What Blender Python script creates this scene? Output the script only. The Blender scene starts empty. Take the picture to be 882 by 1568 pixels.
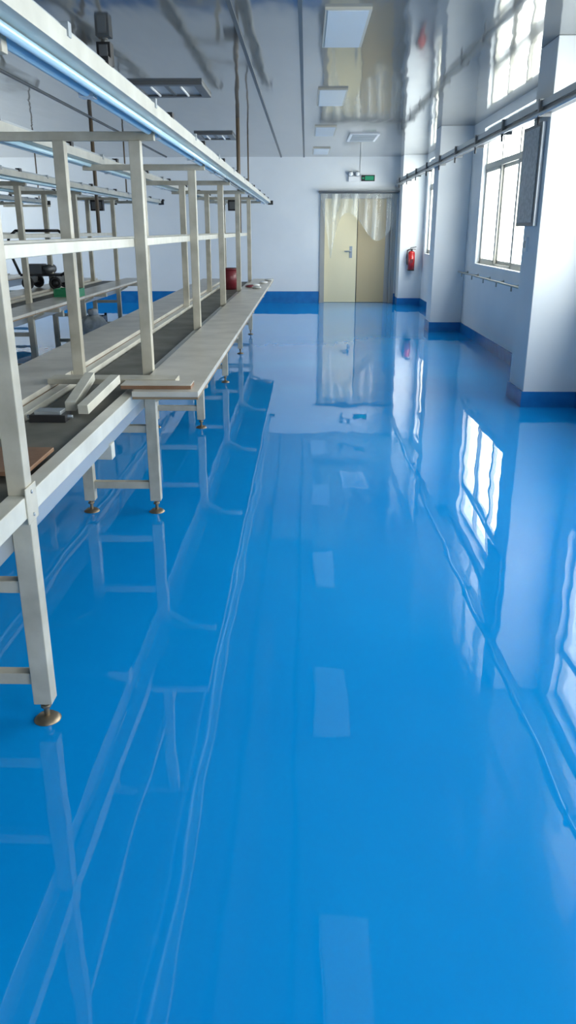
import bpy, bmesh, math, random
from mathutils import Vector, Matrix
random.seed(4)
S=bpy.context.scene
# ---------------------------------------------------------------- materials
def mat(name,col,rough=.5,metal=0,spec=.5,noise=None,bump=None,coat=0,alpha=1,emis=None,trans=0,ior=None):
    m=bpy.data.materials.new(name); m.use_nodes=True
    nt=m.node_tree; b=nt.nodes['Principled BSDF']
    b.inputs['Base Color'].default_value=(*col,1); b.inputs['Roughness'].default_value=rough
    b.inputs['Metallic'].default_value=metal; b.inputs['Specular IOR Level'].default_value=spec
    b.inputs['Coat Weight'].default_value=coat; b.inputs['Coat Roughness'].default_value=.03
    b.inputs['Alpha'].default_value=alpha; b.inputs['Transmission Weight'].default_value=trans
    if ior: b.inputs['IOR'].default_value=ior
    if emis:
        b.inputs['Emission Color'].default_value=(*emis[0],1); b.inputs['Emission Strength'].default_value=emis[1]
    tc=nt.nodes.new('ShaderNodeTexCoord')
    if noise:
        sc,col2,lo,hi=noise
        n=nt.nodes.new('ShaderNodeTexNoise'); n.inputs['Scale'].default_value=sc; n.inputs['Detail'].default_value=6
        r=nt.nodes.new('ShaderNodeValToRGB'); r.color_ramp.elements[0].position=lo; r.color_ramp.elements[1].position=hi
        r.color_ramp.elements[0].color=(*col,1); r.color_ramp.elements[1].color=(*col2,1)
        nt.links.new(tc.outputs['Object'],n.inputs['Vector']); nt.links.new(n.outputs['Fac'],r.inputs['Fac'])
        nt.links.new(r.outputs['Color'],b.inputs['Base Color'])
    if bump:
        sc,st,scale3=bump
        mp=nt.nodes.new('ShaderNodeMapping'); mp.inputs['Scale'].default_value=scale3
        n=nt.nodes.new('ShaderNodeTexNoise'); n.inputs['Scale'].default_value=sc; n.inputs['Detail'].default_value=2
        bp=nt.nodes.new('ShaderNodeBump'); bp.inputs['Strength'].default_value=st; bp.inputs['Distance'].default_value=.1
        nt.links.new(tc.outputs['Object'],mp.inputs['Vector']); nt.links.new(mp.outputs['Vector'],n.inputs['Vector'])
        nt.links.new(n.outputs['Fac'],bp.inputs['Height']); nt.links.new(bp.outputs['Normal'],b.inputs['Normal'])
        if coat: nt.links.new(bp.outputs['Normal'],b.inputs['Coat Normal'])
    return m
M={}
M['floor']=mat('blue_epoxy',(.001,.235,.66),.012,spec=.5,noise=(.5,(.002,.285,.73),.35,.65),bump=(3.0,.026,(1,.3,1)),ior=1.5)
M['wall']=mat('wall_paint',(.74,.78,.81),.6,noise=(1.5,(.80,.83,.85),.3,.7))
M['base']=mat('blue_skirting',(.005,.14,.42),.25,noise=(6,(.01,.19,.52),.3,.7))
M['ceil']=mat('ceiling_metal_panel',(.235,.25,.255),.07,metal=.45,spec=.6,bump=(3.2,.055,(1,.22,1)))
M['seam']=mat('ceiling_seam',(.06,.075,.09),.4)
M['cream']=mat('cream_powdercoat',(.38,.355,.285),.35,noise=(7,(.58,.55,.465),.3,.7))
M['rail']=mat('rail_powdercoat',(.52,.51,.45),.3,noise=(7,(.66,.65,.58),.3,.7))
M['board']=mat('worktop_laminate',(.46,.435,.38),.3,noise=(5,(.60,.57,.51),.35,.65))
M['edge']=mat('worktop_edge',(.24,.17,.10),.6)
M['belt']=mat('conveyor_belt',(.10,.10,.085),.55,noise=(4,(.20,.195,.17),.35,.7))
M['galv']=mat('galvanised',(.42,.46,.50),.35,metal=.7)
M['steel']=mat('dark_steel',(.16,.17,.18),.4,metal=.6)
M['brass']=mat('rusty_foot',(.30,.24,.17),.4,metal=.8)
M['black']=mat('black_plastic',(.015,.015,.018),.45)
M['tube']=mat('fluorescent_tube',(.50,.72,.86),.12,coat=.5)
M['white']=mat('white_plastic',(.8,.82,.84),.4)
M['panel']=mat('panel_diffuser',(.50,.57,.64),.3)
M['frame']=mat('window_frame',(.46,.45,.40),.4)
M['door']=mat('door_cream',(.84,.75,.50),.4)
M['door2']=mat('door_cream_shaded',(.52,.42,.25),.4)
M['doorframe']=mat('door_frame_grey',(.38,.38,.36),.4)
M['red']=mat('red_paint',(.45,.02,.02),.25,coat=.5)
M['maroon']=mat('maroon_plastic',(.16,.02,.03),.35)
M['green']=mat('green_plastic',(.02,.22,.10),.4)
M['exit']=mat('exit_green',(.01,.30,.14),.4)
M['wood']=mat('brown_wood',(.17,.085,.045),.5,noise=(12,(.25,.14,.08),.3,.7))
M['pipe']=mat('brown_conduit',(.17,.13,.09),.5)
M['paper']=mat('notice_sheet',(.22,.26,.29),.3,noise=(30,(.32,.37,.40),.45,.55))
M['film']=mat('clear_film',(.66,.72,.72),.08,alpha=.22,coat=.8)
nt=M['film'].node_tree; b_=nt.nodes['Principled BSDF']; tc=nt.nodes.new('ShaderNodeTexCoord'); mp=nt.nodes.new('ShaderNodeMapping'); mp.inputs['Scale'].default_value=(9,9,.8)
n_=nt.nodes.new('ShaderNodeTexNoise'); n_.inputs['Scale'].default_value=1; n_.inputs['Detail'].default_value=2; mr=nt.nodes.new('ShaderNodeMapRange'); mr.inputs[1].default_value=.35; mr.inputs[2].default_value=.7; mr.inputs[3].default_value=.10; mr.inputs[4].default_value=.42
nt.links.new(tc.outputs['Object'],mp.inputs['Vector']); nt.links.new(mp.outputs['Vector'],n_.inputs['Vector']); nt.links.new(n_.outputs['Fac'],mr.inputs[0]); nt.links.new(mr.outputs[0],b_.inputs['Alpha'])
M['sack']=mat('plastic_sack',(.40,.43,.43),.3,noise=(14,(.55,.58,.6),.4,.6))
g=bpy.data.materials.new('window_glass'); g.use_nodes=True; nt=g.node_tree; nt.nodes.clear()
o=nt.nodes.new('ShaderNodeOutputMaterial'); mx=nt.nodes.new('ShaderNodeMixShader'); t=nt.nodes.new('ShaderNodeBsdfTransparent'); gl=nt.nodes.new('ShaderNodeBsdfGlossy')
t.inputs[0].default_value=(.95,.97,.95,1); gl.inputs['Roughness'].default_value=.03; mx.inputs[0].default_value=.07
nt.links.new(t.outputs[0],mx.inputs[1]); nt.links.new(gl.outputs[0],mx.inputs[2]); nt.links.new(mx.outputs[0],o.inputs[0]); M['glass']=g
# ---------------------------------------------------------------- builder
class B:
    def __init__(s,name): s.n=name; s.bm=bmesh.new(); s.ms=[]
    def mi(s,m):
        if m not in s.ms: s.ms.append(m)
        return s.ms.index(m)
    def tag(s,vs,m,smooth=False):
        i=s.mi(m); fs=set()
        for v in vs:
            for f in v.link_faces: fs.add(f)
        for f in fs: f.material_index=i; f.smooth=smooth
    def box(s,x0,x1,y0,y1,z0,z1,m):
        r=bmesh.ops.create_cube(s.bm,size=1,matrix=Matrix.Translation(((x0+x1)/2,(y0+y1)/2,(z0+z1)/2))@Matrix.Diagonal((abs(x1-x0),abs(y1-y0),abs(z1-z0),1)))
        s.tag(r['verts'],m)
    def beam(s,a,b,w,h,m):
        a=Vector(a); b=Vector(b); d=b-a; q=d.to_track_quat('Y','Z').to_matrix().to_4x4()
        r=bmesh.ops.create_cube(s.bm,size=1,matrix=Matrix.Translation((a+b)/2)@q@Matrix.Diagonal((w,d.length,h,1)))
        s.tag(r['verts'],m)
    def cyl(s,a,b,r,m,r2=None,seg=16,cap=True):
        a=Vector(a); b=Vector(b); d=b-a; q=d.to_track_quat('Z','Y').to_matrix().to_4x4()
        k=bmesh.ops.create_cone(s.bm,cap_ends=cap,segments=seg,radius1=r,radius2=r if r2 is None else r2,depth=d.length,matrix=Matrix.Translation((a+b)/2)@q)
        s.tag(k['verts'],m,True)
    def path(s,pts,r,m,seg=10):
        for a,b in zip(pts,pts[1:]): s.cyl(a,b,r,m,seg=seg)
        for p in pts[1:-1]: s.sph(p,r,m)
    def sph(s,c,r,m,sc=(1,1,1)):
        k=bmesh.ops.create_uvsphere(s.bm,u_segments=14,v_segments=8,radius=r,matrix=Matrix.Translation(c)@Matrix.Diagonal((*sc,1)))
        s.tag(k['verts'],m,True)
    def torus(s,c,R,r,m,axis='X'):
        pts=[]
        for i in range(25):
            a=i/24*2*math.pi
            p=(0,math.cos(a)*R,math.sin(a)*R) if axis=='X' else (math.cos(a)*R,0,math.sin(a)*R)
            pts.append(Vector(c)+Vector(p))
        s.path(pts,r,m,8)
    def done(s,bevel=0,parent=None):
        me=bpy.data.meshes.new(s.n); s.bm.to_mesh(me); s.bm.free()
        for m in s.ms: me.materials.append(M[m])
        ob=bpy.data.objects.new(s.n,me); S.collection.objects.link(ob)
        if bevel:
            md=ob.modifiers.new('bev','BEVEL'); md.width=bevel; md.segments=2; md.limit_method='ANGLE'; md.angle_limit=math.radians(60)
        if parent: ob.parent=parent
        return ob
def empty(name):
    e=bpy.data.objects.new(name,None); S.collection.objects.link(e); return e
# ---------------------------------------------------------------- room
XR=2.43; XO=2.67; YB=17.7; ZC=2.92; XL=-8; YF=-4
b=B('floor'); b.box(XL-.2,XO,YF-.2,YB+1.2,-.1,0,'floor'); b.done()
b=B('ceiling'); b.box(XL-.2,XO,YF-.2,YB+.2,ZC,ZC+.12,'ceil')
for x in (-.05,-.52,-2.9,-5.3): b.box(x-.015,x+.015,YF,YB,ZC-.012,ZC,'seam')
b.done()
DX0,DX1,DZ=.36,1.84,2.16
for a in ((XL,DX0,0,ZC),(DX1,XR,0,ZC),(DX0,DX1,DZ,ZC)):
    b=B('wall_back'); b.box(a[0],a[1],YB,YB+.2,a[2],a[3],'wall'); b.done()
wins=[(-3.6,1.1),(2.2,6.7),(8.3,11.85),(13.5,16.95)]
fill_winsL=[(13.5,16.9)]  # unseen left window, added to brighten the left side and back wall
Z0,Z1=1.03,2.80
def sidewall(name,x0,x1,ws):
    b=B(name); b.box(x0,x1,YF-.2,YB+.2,0,Z0,'wall'); b.box(x0,x1,YF-.2,YB+.2,Z1,ZC,'wall')
    y=YF-.2
    for a,c in ws: b.box(x0,x1,y,a,Z0,Z1,'wall'); y=c
    b.box(x0,x1,y,YB+.2,Z0,Z1,'wall'); b.done()
sidewall('wall_right',XR,XO,wins); sidewall('wall_left',XL-.24,XL,fill_winsL)
b=B('wall_front'); b.box(XL,XR,YF-.2,YF,0,ZC,'wall'); b.done()
cols=[(1.4,1.9),(7.0,7.5),(12.6,13.05),(17.2,YB)]
for a,c in cols:
    b=B('column'); b.box(1.95,XR,a,c,0,ZC,'wall'); b.done(.006)
b=B('baseboard_right')
y=YF
for a,c in cols:
    b.box(XR-.015,XR,y,a-.015,0,.14,'base')
    b.box(1.935,XR,a-.015,a,0,.14,'base'); b.box(1.935,1.95,a,c,0,.14,'base')
    if c<YB: b.box(1.935,XR,c,c+.015,0,.14,'base')
    y=c+.015
b.done()
b=B('baseboard_back'); b.box(XL,DX0-.07,YB-.015,YB,0,.24,'base'); b.box(DX1+.06,1.935,YB-.015,YB,0,.2,'base'); b.done()
b=B('baseboard_left'); b.box(XL,XL+.015,YF,YB-.015,0,.2,'base'); b.done()
def window(i,a,c,X,sg):
    b=B('window_%d'%i); f=.05
    def bx(u0,u1,y0,y1,z0,z1,m):
        p,q=X+sg*u0,X+sg*u1; b.box(min(p,q),max(p,q),y0,y1,z0,z1,m)
    bx(.06,.12,a,c,Z0,Z0+f,'frame'); bx(.06,.12,a,c,Z1-f,Z1,'frame'); bx(.05,.12,a,c,2.28,2.35,'frame')
    n=4
    for k in range(n+1):
        yy=a+(c-a)*k/n; bx(.06,.12,max(a,yy-f/2),min(c,yy+f/2),Z0,Z1,'frame')
    for k in range(n):
        u=a+(c-a)*k/n+.025; v=a+(c-a)*(k+1)/n-.025
        xx=.06 if k%2 else .09
        bx(xx,xx+.02,u,u+.035,Z0+f,2.28,'frame'); bx(xx,xx+.02,v-.035,v,Z0+f,2.28,'frame')
        bx(xx,xx+.02,u,v,Z0+f,Z0+f+.04,'frame'); bx(xx,xx+.02,u,v,2.24,2.28,'frame')
        bx(xx+.008,xx+.012,u,v,Z0+f,2.28,'glass'); bx(.09,.094,u,v,2.35,Z1-f,'glass')
    bx(-.02,.06,a,c,Z0,Z0+.02,'white')
    b.done()
for i,(a,c) in enumerate(wins): window(i+1,a,c,XR,1)
for i,(a,c) in enumerate(fill_winsL): window(i+5,a,c,XL,-1)  # added fill window, built like the others but out of view
# door
b=B('door_1')
b.box(DX0-.06,DX0,YB-.03,YB,0,DZ+.06,'doorframe'); b.box(DX1,DX1+.06,YB-.03,YB,0,DZ+.06,'doorframe'); b.box(DX0,DX1,YB-.03,YB,DZ,DZ+.06,'doorframe')
b.box(DX0,DX0+.04,YB,YB+.2,0,DZ,'doorframe'); b.box(DX1-.04,DX1,YB,YB+.2,0,DZ,'doorframe'); b.box(DX0+.04,DX1-.04,YB,YB+.2,DZ-.04,DZ,'doorframe')
xm=1.10
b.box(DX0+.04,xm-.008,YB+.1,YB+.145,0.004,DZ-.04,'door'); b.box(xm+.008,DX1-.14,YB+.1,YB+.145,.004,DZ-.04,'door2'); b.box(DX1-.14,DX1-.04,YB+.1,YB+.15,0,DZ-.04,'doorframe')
b.box(DX0,DX1,YB+.15,YB+.19,0,DZ,'steel')  # unseen backing sheet, added to stop light leaking past the door
b.box(xm-.16,xm-.10,YB+.09,YB+.1,.93,1.17,'galv'); b.cyl((xm-.13,YB+.03,1.07),(xm-.13,YB+.1,1.07),.012,'galv'); b.cyl((xm-.13,YB+.04,1.07),(xm-.27,YB+.04,1.07),.011,'galv')
b.done(.003)
# plastic film curtain over door
me=bpy.data.meshes.new('plastic_curtain'); bm=bmesh.new(); nx,nz=140,40; grid=[]
for i in range(nx+1):
    u=i/nx; x=DX0-.05+u*(DX1-DX0+.1)
    low=1.93
    low-=1.0*math.exp(-((u-.14)/.12)**2)
    low-=.65*math.exp(-((u-.76)/.26)**2)
    col=[]
    for j in range(nz+1):
        v=j/nz; z=2.21-(2.21-low)*v
        y=YB-.09-.012*math.sin(u*45+v*1)-.010*math.sin(u*21+v*2)-.015*v
        gx=x+(.14-u)*.75*v*math.exp(-((u-.14)/.15)**2)*1.4
        col.append(bm.verts.new((gx,y,z)))
    grid.append(col)
for i in range(nx):
    for j in range(nz):
        f=bm.faces.new((grid[i][j],grid[i+1][j],grid[i+1][j+1],grid[i][j+1])); f.smooth=True
k=bmesh.ops.create_cone(bm,cap_ends=True,segments=10,radius1=.014,radius2=.014,depth=DX1-DX0+.16,matrix=Matrix.Translation(((DX0+DX1)/2,YB-.09,2.225))@Matrix.Rotation(math.pi/2,4,'Y'))
for v in k['verts']:
    for f in v.link_faces: f.material_index=1
k=bmesh.ops.create_cube(bm,size=1,matrix=Matrix.Translation(((DX0+DX1)/2,YB-.06,2.25))@Matrix.Diagonal((DX1-DX0+.2,.12,.03,1)))
for v in k['verts']:
    for f in v.link_faces: f.material_index=1
bm.to_mesh(me); bm.free(); me.materials.append(M['film']); me.materials.append(M['steel'])
ob=bpy.data.objects.new('plastic_curtain',me); S.collection.objects.link(ob)
# exit sign & emergency lamp
b=B('exit_sign'); b.box(1.13,1.43,YB-.03,YB,2.44,2.58,'white'); b.box(1.14,1.42,YB-.034,YB-.03,2.45,2.57,'black'); b.box(1.22,1.40,YB-.036,YB-.034,2.47,2.55,'exit'); b.beam((1.16,YB-.036,2.51),(1.2,YB-.036,2.51),.004,.03,'exit')
b.cyl((1.12,YB-.01,2.58),(1.12,YB-.01,ZC),.008,'white'); b.done()
b=B('emergency_lamp'); b.box(.88,1.10,YB-.06,YB,2.44,2.54,'white')
for x in (.92,1.06): b.cyl((x,YB-.05,2.54),(x,YB-.05,2.57),.012,'white'); b.cyl((x,YB-.03,2.60),(x,YB-.10,2.59),.035,'steel',.05); b.cyl((x,YB-.10,2.59),(x,YB-.105,2.59),.045,'white')
b.done()
# extinguisher
b=B('fire_extinguisher'); ex,ey=2.19,17.2-.09
b.cyl((ex,ey,.72),(ex,ey,1.05),.07,'red',seg=24); b.sph((ex,ey,1.05),.07,'red',(1,1,.6)); b.cyl((ex,ey,1.08),(ex,ey,1.13),.02,'black'); b.beam((ex-.03,ey,1.15),(ex+.09,ey,1.17),.02,.015,'black'); b.beam((ex-.02,ey,1.13),(ex+.08,ey,1.125),.02,.012,'black')
b.path([(ex-.02,ey,1.13),(ex-.09,ey,1.1),(ex-.1,ey,.95),(ex-.085,ey,.82)],.011,'black'); b.box(ex-.03,ex+.03,ey-.073,ey-.068,.86,.93,'maroon'); b.box(ex-.03,ex+.03,ey+.06,ey+.09,.8,1.0,'steel'); b.cyl((ex,ey,.70),(ex,ey,.72),.072,'black',seg=24); b.done()
# ceiling panels & vents
for y in (-.3,2.93,6.15,9.37,12.6,15.8):
    b=B('ceiling_panel_light'); b.box(.12,.44,y,y+1.17,ZC-.018,ZC,'frame'); b.box(.14,.42,y+.02,y+1.15,ZC-.022,ZC-.018,'panel'); b.done()
def vent(x0,x1,y0,y1,name):
    b=B(name); z=ZC-.03
    b.box(x0,x1,y0,y0+.09,z,ZC,'steel'); b.box(x0,x1,y1-.09,y1,z,ZC,'steel'); b.box(x0,x0+.09,y0+.09,y1-.09,z,ZC,'steel'); b.box(x1-.09,x1,y0+.09,y1-.09,z,ZC,'steel')
    b.box(x0+.09,x1-.09,y0+.09,y1-.09,ZC-.012,ZC,'galv')
    xm=(x0+x1)/2; b.box(xm-.02,xm+.02,y0+.09,y1-.09,ZC-.022,ZC-.012,'steel')
    for k in (.3,.7): xx=x0+(x1-x0)*k; b.cyl((xx,y0+.14,ZC-.028),(xx,y1-.14,ZC-.028),.012,'white')
    b.done()
vent(-1.85,-1.07,8.95,9.8,'ceiling_grille_lamp'); vent(-1.75,-1.15,13.4,14.2,'ceiling_grille_lamp'); vent(-4.4,-3.7,9.1,9.8,'ceiling_grille_lamp')
b=B('ceiling_air_vent'); b.box(.68,1.15,13.5,14.6,ZC-.02,ZC,'white')
for i in range(7): b.box(.72,1.11,13.58+i*.14,13.65+i*.14,ZC-.026,ZC-.02,'galv')
b.done()
# right track
b=B('cable_trunking_rail'); b.box(1.87,1.91,-3.5,YB,2.42,2.47,'galv'); b.box(1.885,1.95,-3.5,17.2,2.375,2.415,'steel'); b.cyl((1.86,-3.5,2.37),(1.86,YB,2.37),.014,'galv')
y=-3
while y<17.5:
    b.box(1.85,1.95,y,y+.04,2.35,2.48,'steel'); b.cyl((1.86,y+.02,2.36),(1.86,y+.02,2.29),.01,'black'); y+=1.25
b.done()
b=B('wall_pipe')
b.cyl((2.34,7.52,.90),(2.34,12.58,.90),.012,'frame')
for i in range(7): yy=7.8+i*.75; b.cyl((2.34,yy,.90),(XR,yy,.90),.009,'frame'); b.cyl((2.34,yy,.90),(2.34,yy,.84),.01,'frame'); b.cyl((2.42,yy,.9),(XR,yy,.9),.022,'frame')
b.done()
b=B('notice_board'); b.box(1.915,1.95,7.11,7.66,1.53,2.33,'steel'); b.box(1.91,1.915,7.14,7.63,1.56,2.30,'paper'); b.box(1.917,1.948,7.09,7.11,1.53,2.33,'galv'); b.done(.003)
b=B('wall_switch'); b.box(1.93,1.95,7.3,7.39,1.32,1.44,'white'); b.box(1.925,1.93,7.32,7.37,1.35,1.41,'frame'); b.done(.003)
# ---------------------------------------------------------------- benches
def bench(xr,y0,y1,posts,rb,rail_end):
    xl=xr-.37; root=empty('assembly_line_workbench')
    w=.0275
    f=B('frame')
    for (x,sg) in ((xr,1),(xl,-1)):
        f.box(x-w,x+w,y0,y1,.71,.775,'rail')
        f.box(x-sg*.03,x-sg*.045,y0,y1,.60,.71,'galv')
    for y in posts:
        for x in (xr,xl):
            f.box(x-w-.002,x+w+.002,y-w,y+w,.07,.71,'cream')
            f.cyl((x,y,.012),(x,y,.07),.009,'brass'); f.cyl((x,y,0),(x,y,.014),.045,'brass',.03,seg=20); f.cyl((x,y,.045),(x,y,.057),.018,'brass',seg=6)
            f.box(x-w,x+w,y-w,y+w,.775,1.905,'cream')
            sg=1 if x==xr else -1
            f.box(x+sg*w,x+sg*(w+.005),y-.045,y+.045,.69,.80,'cream')
            for dz in (.71,.78): f.cyl((x+sg*w,y,dz),(x+sg*(w+.009),y,dz),.006,'galv',seg=6)
        for z in (.16,.48): f.box(xl+w,xr-w,y-.02,y+.02,z-.02,z+.02,'cream')
        if y>rb: f.box(xr+w,xr+.31,y-.02,y+.02,.705,.745,'cream'); f.beam((xr+w,y,.64),(xr+.14,y,.70),.025,.025,'cream')
        f.box(xl-.34,xl-w,y-.02,y+.02,.705,.745,'cream'); f.beam((xl-w,y,.64),(xl-.14,y,.70),.025,.025,'cream')
        f.box(xl-.42,xr+.095,y-.02,y+.02,1.905,1.945,'cream')
    # return-roller bracket hanging under the side channel
    yb_=posts[1]+1.2
    f.box(xr-.12,xr-.02,yb_-.03,yb_+.03,.54,.61,'rail'); f.cyl((xl+.05,yb_,.575),(xr-.12,yb_,.575),.02,'galv')
    ya=posts[0]; yb=posts[-1]
    for x in (xr-.0-.045,xl+.045): f.box(x-.0165,x+.0165,ya-.3,yb+.1,1.42,1.46,'rail')
    f.done(.003,root)
    t=B('worktop')
    z0,z1=.775,.80
    def brd(xa,xb,ya,yb_):
        n=max(1,round((yb_-ya)/2.0)); L=(yb_-ya)/n
        for i in range(n): t.box(xa,xb,ya+i*L+.002,ya+(i+1)*L-.002,z0,z1,'board'); t.box(xa+.001,xb-.001,ya+i*L+.004,ya+(i+1)*L-.004,z0-.012,z0,'edge')
    brd(xr+w+.006,xr+.34,rb,y1); brd(xl-.37,xl-w-.006,y0,y1)
    t.done(.002,root)
    c=B('conveyor_belt'); c.box(xl+.05,xr-.05,y0,y1,.735,.755,'belt'); c.box(xl+.06,xr-.06,y0,y1,.61,.625,'belt')
    for yy in (y0,y1): c.cyl((xl+.05,yy,.683),(xr-.05,yy,.683),.072,'belt',seg=20)
    c.done(0,root)
    r=B('overhead_lamp_rail')
    for (xc,s) in ((xr+.13,1),(xl-.36,-1)):
        r.box(xc-.02,xc+.055,y0,rail_end,1.955,2.005,'rail'); r.box(xc-.005,xc+.04,y0,rail_end,2.005,2.02,'galv')
        r.box(xc-.085,xc-.035,y0,rail_end,1.965,1.995,'rail'); r.cyl((xc-.06,y0,1.948),(xc-.06,rail_end,1.948),.017,'tube')
        r.cyl((xc-.005,y0,1.94),(xc-.005,rail_end,1.94),.013,'tube')
        y=y0+.4
        while y<rail_end: 
            r.box(xc-.09,xc+.06,y,y+.03,1.99,2.025,'galv'); r.box(xc+.01,xc+.05,y+.5,y+.56,2.0,2.035,'black'); r.box(xc-.085,xc-.035,y+.6,y+.66,1.93,1.965,'white'); y+=1.3
        r.box(xc+.01,xc+.10,rail_end-.04,rail_end,1.93,2.0,'black')
    y=posts[-1]+1.5
    r.box(xl-.42,xr+.095,y-.02,y+.02,1.905,1.945,'cream')
    r.cyl((xr-.1,11.7,1.46),(xr-.1,11.7,ZC),.026,'pipe'); r.cyl((xr-.1,y,1.945),(xr-.1,y,ZC),.012,'pipe')
    r.box(xl+.03,xr-.03,11.68,11.72,1.42,1.46,'cream')
    r.done(0,root)
    return root
P=[.16+2*k for k in range(7)]
bench(-.83,-.6,12.45,P,3.56,15.3)
bench(-2.82,5.6,12.6,[6.2,8.2,10.2,12.2],5.6,15.3)
bench(-4.9,3.4,14.4,[4.2,6.2,8.2,10.2,12.2,14.2],3.4,15.3)
ZT=.80
# things on near bench
b=B('wooden_plank'); b.box(-1.24,-.62,3.74,3.86,ZT,ZT+.025,'cream'); b.box(-.86,-.53,3.62,3.735,ZT,ZT+.016,'wood'); b.box(-.86,-.53,3.62,3.735,ZT+.016,ZT+.021,'board'); b.done(.002)
b=B('loose_slat'); b.beam((-1.02,3.70,.845),(-1.0,3.28,.79),.045,.04,'rail'); b.done(.002)
b=B('loose_slat'); b.beam((-.885,3.64,.845),(-.93,3.22,.79),.045,.04,'rail'); b.done(.002)
b=B('clamp_block'); b.box(-1.13,-.98,3.13,3.22,.755,.785,'black'); b.box(-1.11,-1.0,3.14,3.21,.785,.80,'galv'); b.cyl((-1.15,3.17,.772),(-.96,3.17,.772),.008,'galv'); b.done(.002)
b=B('brown_board'); b.box(-1.2,-.87,2.32,2.62,.776,.79,'wood'); b.done(.002)
b=B('bucket'); bx,by=-1.0,10.8
b.cyl((bx,by,.755),(bx,by,1.02),.085,'maroon',.115,seg=24)
b.cyl((bx,by,1.005),(bx,by,1.025),.122,'maroon',seg=24); b.cyl((bx,by,1.02),(bx,by,1.028),.108,'black',seg=24)
b.path([(bx+.118*math.cos(a),by,1.02-.10*math.sin(a)) for a in [i*math.pi/10 for i in range(11)]],.004,'galv',6); b.done()
b=B('rag_pile')
for i,(x,y,m) in enumerate([(-.80,10.5,'maroon'),(-.74,10.75,'white'),(-.70,10.3,'sack'),(-.66,11.3,'white'),(-.62,11.9,'sack')]): b.sph((x+.08,y,ZT+.015),.06,m,(1,1.1,.3))
b.done()
# hand trolley on 2nd bench
b=B('hand_trolley'); X0,Y0=-3.15,10.2
b.box(X0-.38,X0+.12,Y0-.16,Y0+.16,.96,.985,'black')
b.box(X0-.34,X0-.12,Y0-.12,Y0+.1,.985,1.10,'steel'); b.cyl((X0-.05,Y0-.12,1.04),(X0-.05,Y0+.1,1.04),.055,'steel'); b.cyl((X0-.12,Y0,1.05),(X0-.05,Y0,1.05),.03,'black')
for x in (X0-.28,X0+.06):
    b.box(x-.012,x+.012,Y0-.16,Y0+.16,.88,.96,'steel')
    for y in (Y0-.2,Y0+.2): b.torus((x,y,.88),.06,.018,'black','Y'); b.cyl((x,y-.012,.88),(x,y+.012,.88),.045,'black')
    b.cyl((x,Y0-.2,.88),(x,Y0+.2,.88),.012,'steel')
b.path([(X0-.38,Y0-.15,.98),(X0-.5,Y0-.15,1.30),(X0-.47,Y0-.15,1.42),(X0-.38,Y0-.15,1.49),(X0+.14,Y0-.15,1.49),(X0+.22,Y0-.15,1.44),(X0+.25,Y0-.15,1.34),(X0+.23,Y0-.15,1.03),(X0+.12,Y0-.15,.97)],.017,'black')
b.done()
b=B('green_crate'); b.box(-2.78,-2.5,8.9,9.15,ZT,ZT+.02,'green')
for a in ((-2.78,-2.765,8.9,9.15),(-2.515,-2.5,8.9,9.15),(-2.765,-2.515,8.9,8.915),(-2.765,-2.515,9.135,9.15)): b.box(*a,ZT+.02,ZT+.085,'green')
b.done(.003)
b=B('plastic_sack'); b.sph((-2.55,9.6,.28),.24,'sack',(.9,.9,1.15)); b.cyl((-2.55,9.6,.5),(-2.55,9.6,.63),.05,'sack',.11); ob=b.done()
tx=bpy.data.textures.new('cl','CLOUDS'); tx.noise_scale=.12
md=ob.modifiers.new('s','SUBSURF'); md.levels=md.render_levels=2; md=ob.modifiers.new('d','DISPLACE'); md.texture=tx; md.strength=.06
b=B('storage_crate')
b.box(-3.1,-2.75,10.5,11.1,0,.02,'black')
for a in ((-3.1,-3.085,10.5,11.1),(-2.765,-2.75,10.5,11.1),(-3.085,-2.765,10.5,10.515),(-3.085,-2.765,11.085,11.1)):
    for k in range(4): b.box(*a,.02+k*.1,.09+k*.1,'steel')
for x in (-3.1,-2.78):
    for y in (10.5,11.07): b.box(x,x+.03,y,y+.03,0,.42,'black')
b.done()
for (x,y) in ((-.885,12.2),(-2.875,12.2)):
    b=B('control_box'); b.box(x-.24,x-.06,y-.12,y-.02,1.76,1.905,'black'); b.box(x-.22,x-.08,y-.125,y-.12,1.78,1.88,'steel'); b.done(.004)
b=B('ceiling_speaker'); b.box(-1.67,-1.56,7.05,7.17,2.74,2.9,'black'); b.box(-1.65,-1.58,7.045,7.05,2.76,2.88,'steel'); b.cyl((-1.615,7.11,2.9),(-1.615,7.11,ZC),.03,'steel'); b.done(.004)
# ---------------------------------------------------------------- lights
w=bpy.data.worlds.new('sky'); S.world=w; w.use_nodes=True; bg=w.node_tree.nodes['Background']; bg.inputs[0].default_value=(.98,.99,1,1); bg.inputs[1].default_value=12
def portal(loc,rot,sx,sy):
    l=bpy.data.lights.new('portal','AREA'); l.shape='RECTANGLE'; l.size=sx; l.size_y=sy; l.cycles.is_portal=True
    o=bpy.data.objects.new('window_portal',l); o.location=loc; o.rotation_euler=rot; S.collection.objects.link(o)
for a,c in wins: portal((XO+.02,(a+c)/2,(Z0+Z1)/2),(0,math.radians(90),0),Z1-Z0,c-a)
for a,c in fill_winsL: portal((XL-.26,(a+c)/2,(Z0+Z1)/2),(0,math.radians(-90),0),Z1-Z0,c-a)
# ---------------------------------------------------------------- camera
cd=bpy.data.cameras.new('camera'); cd.sensor_fit='VERTICAL'; cd.sensor_height=36; cd.lens=27.55; cd.clip_start=.02
co=bpy.data.objects.new('camera',cd); co.location=(0,0,1.5); co.rotation_euler=(math.radians(90-19.8),0,math.radians(1.23)); S.collection.objects.link(co); S.camera=co
S.view_settings.view_transform='Standard'; S.view_settings.look='None'; S.view_settings.exposure=0
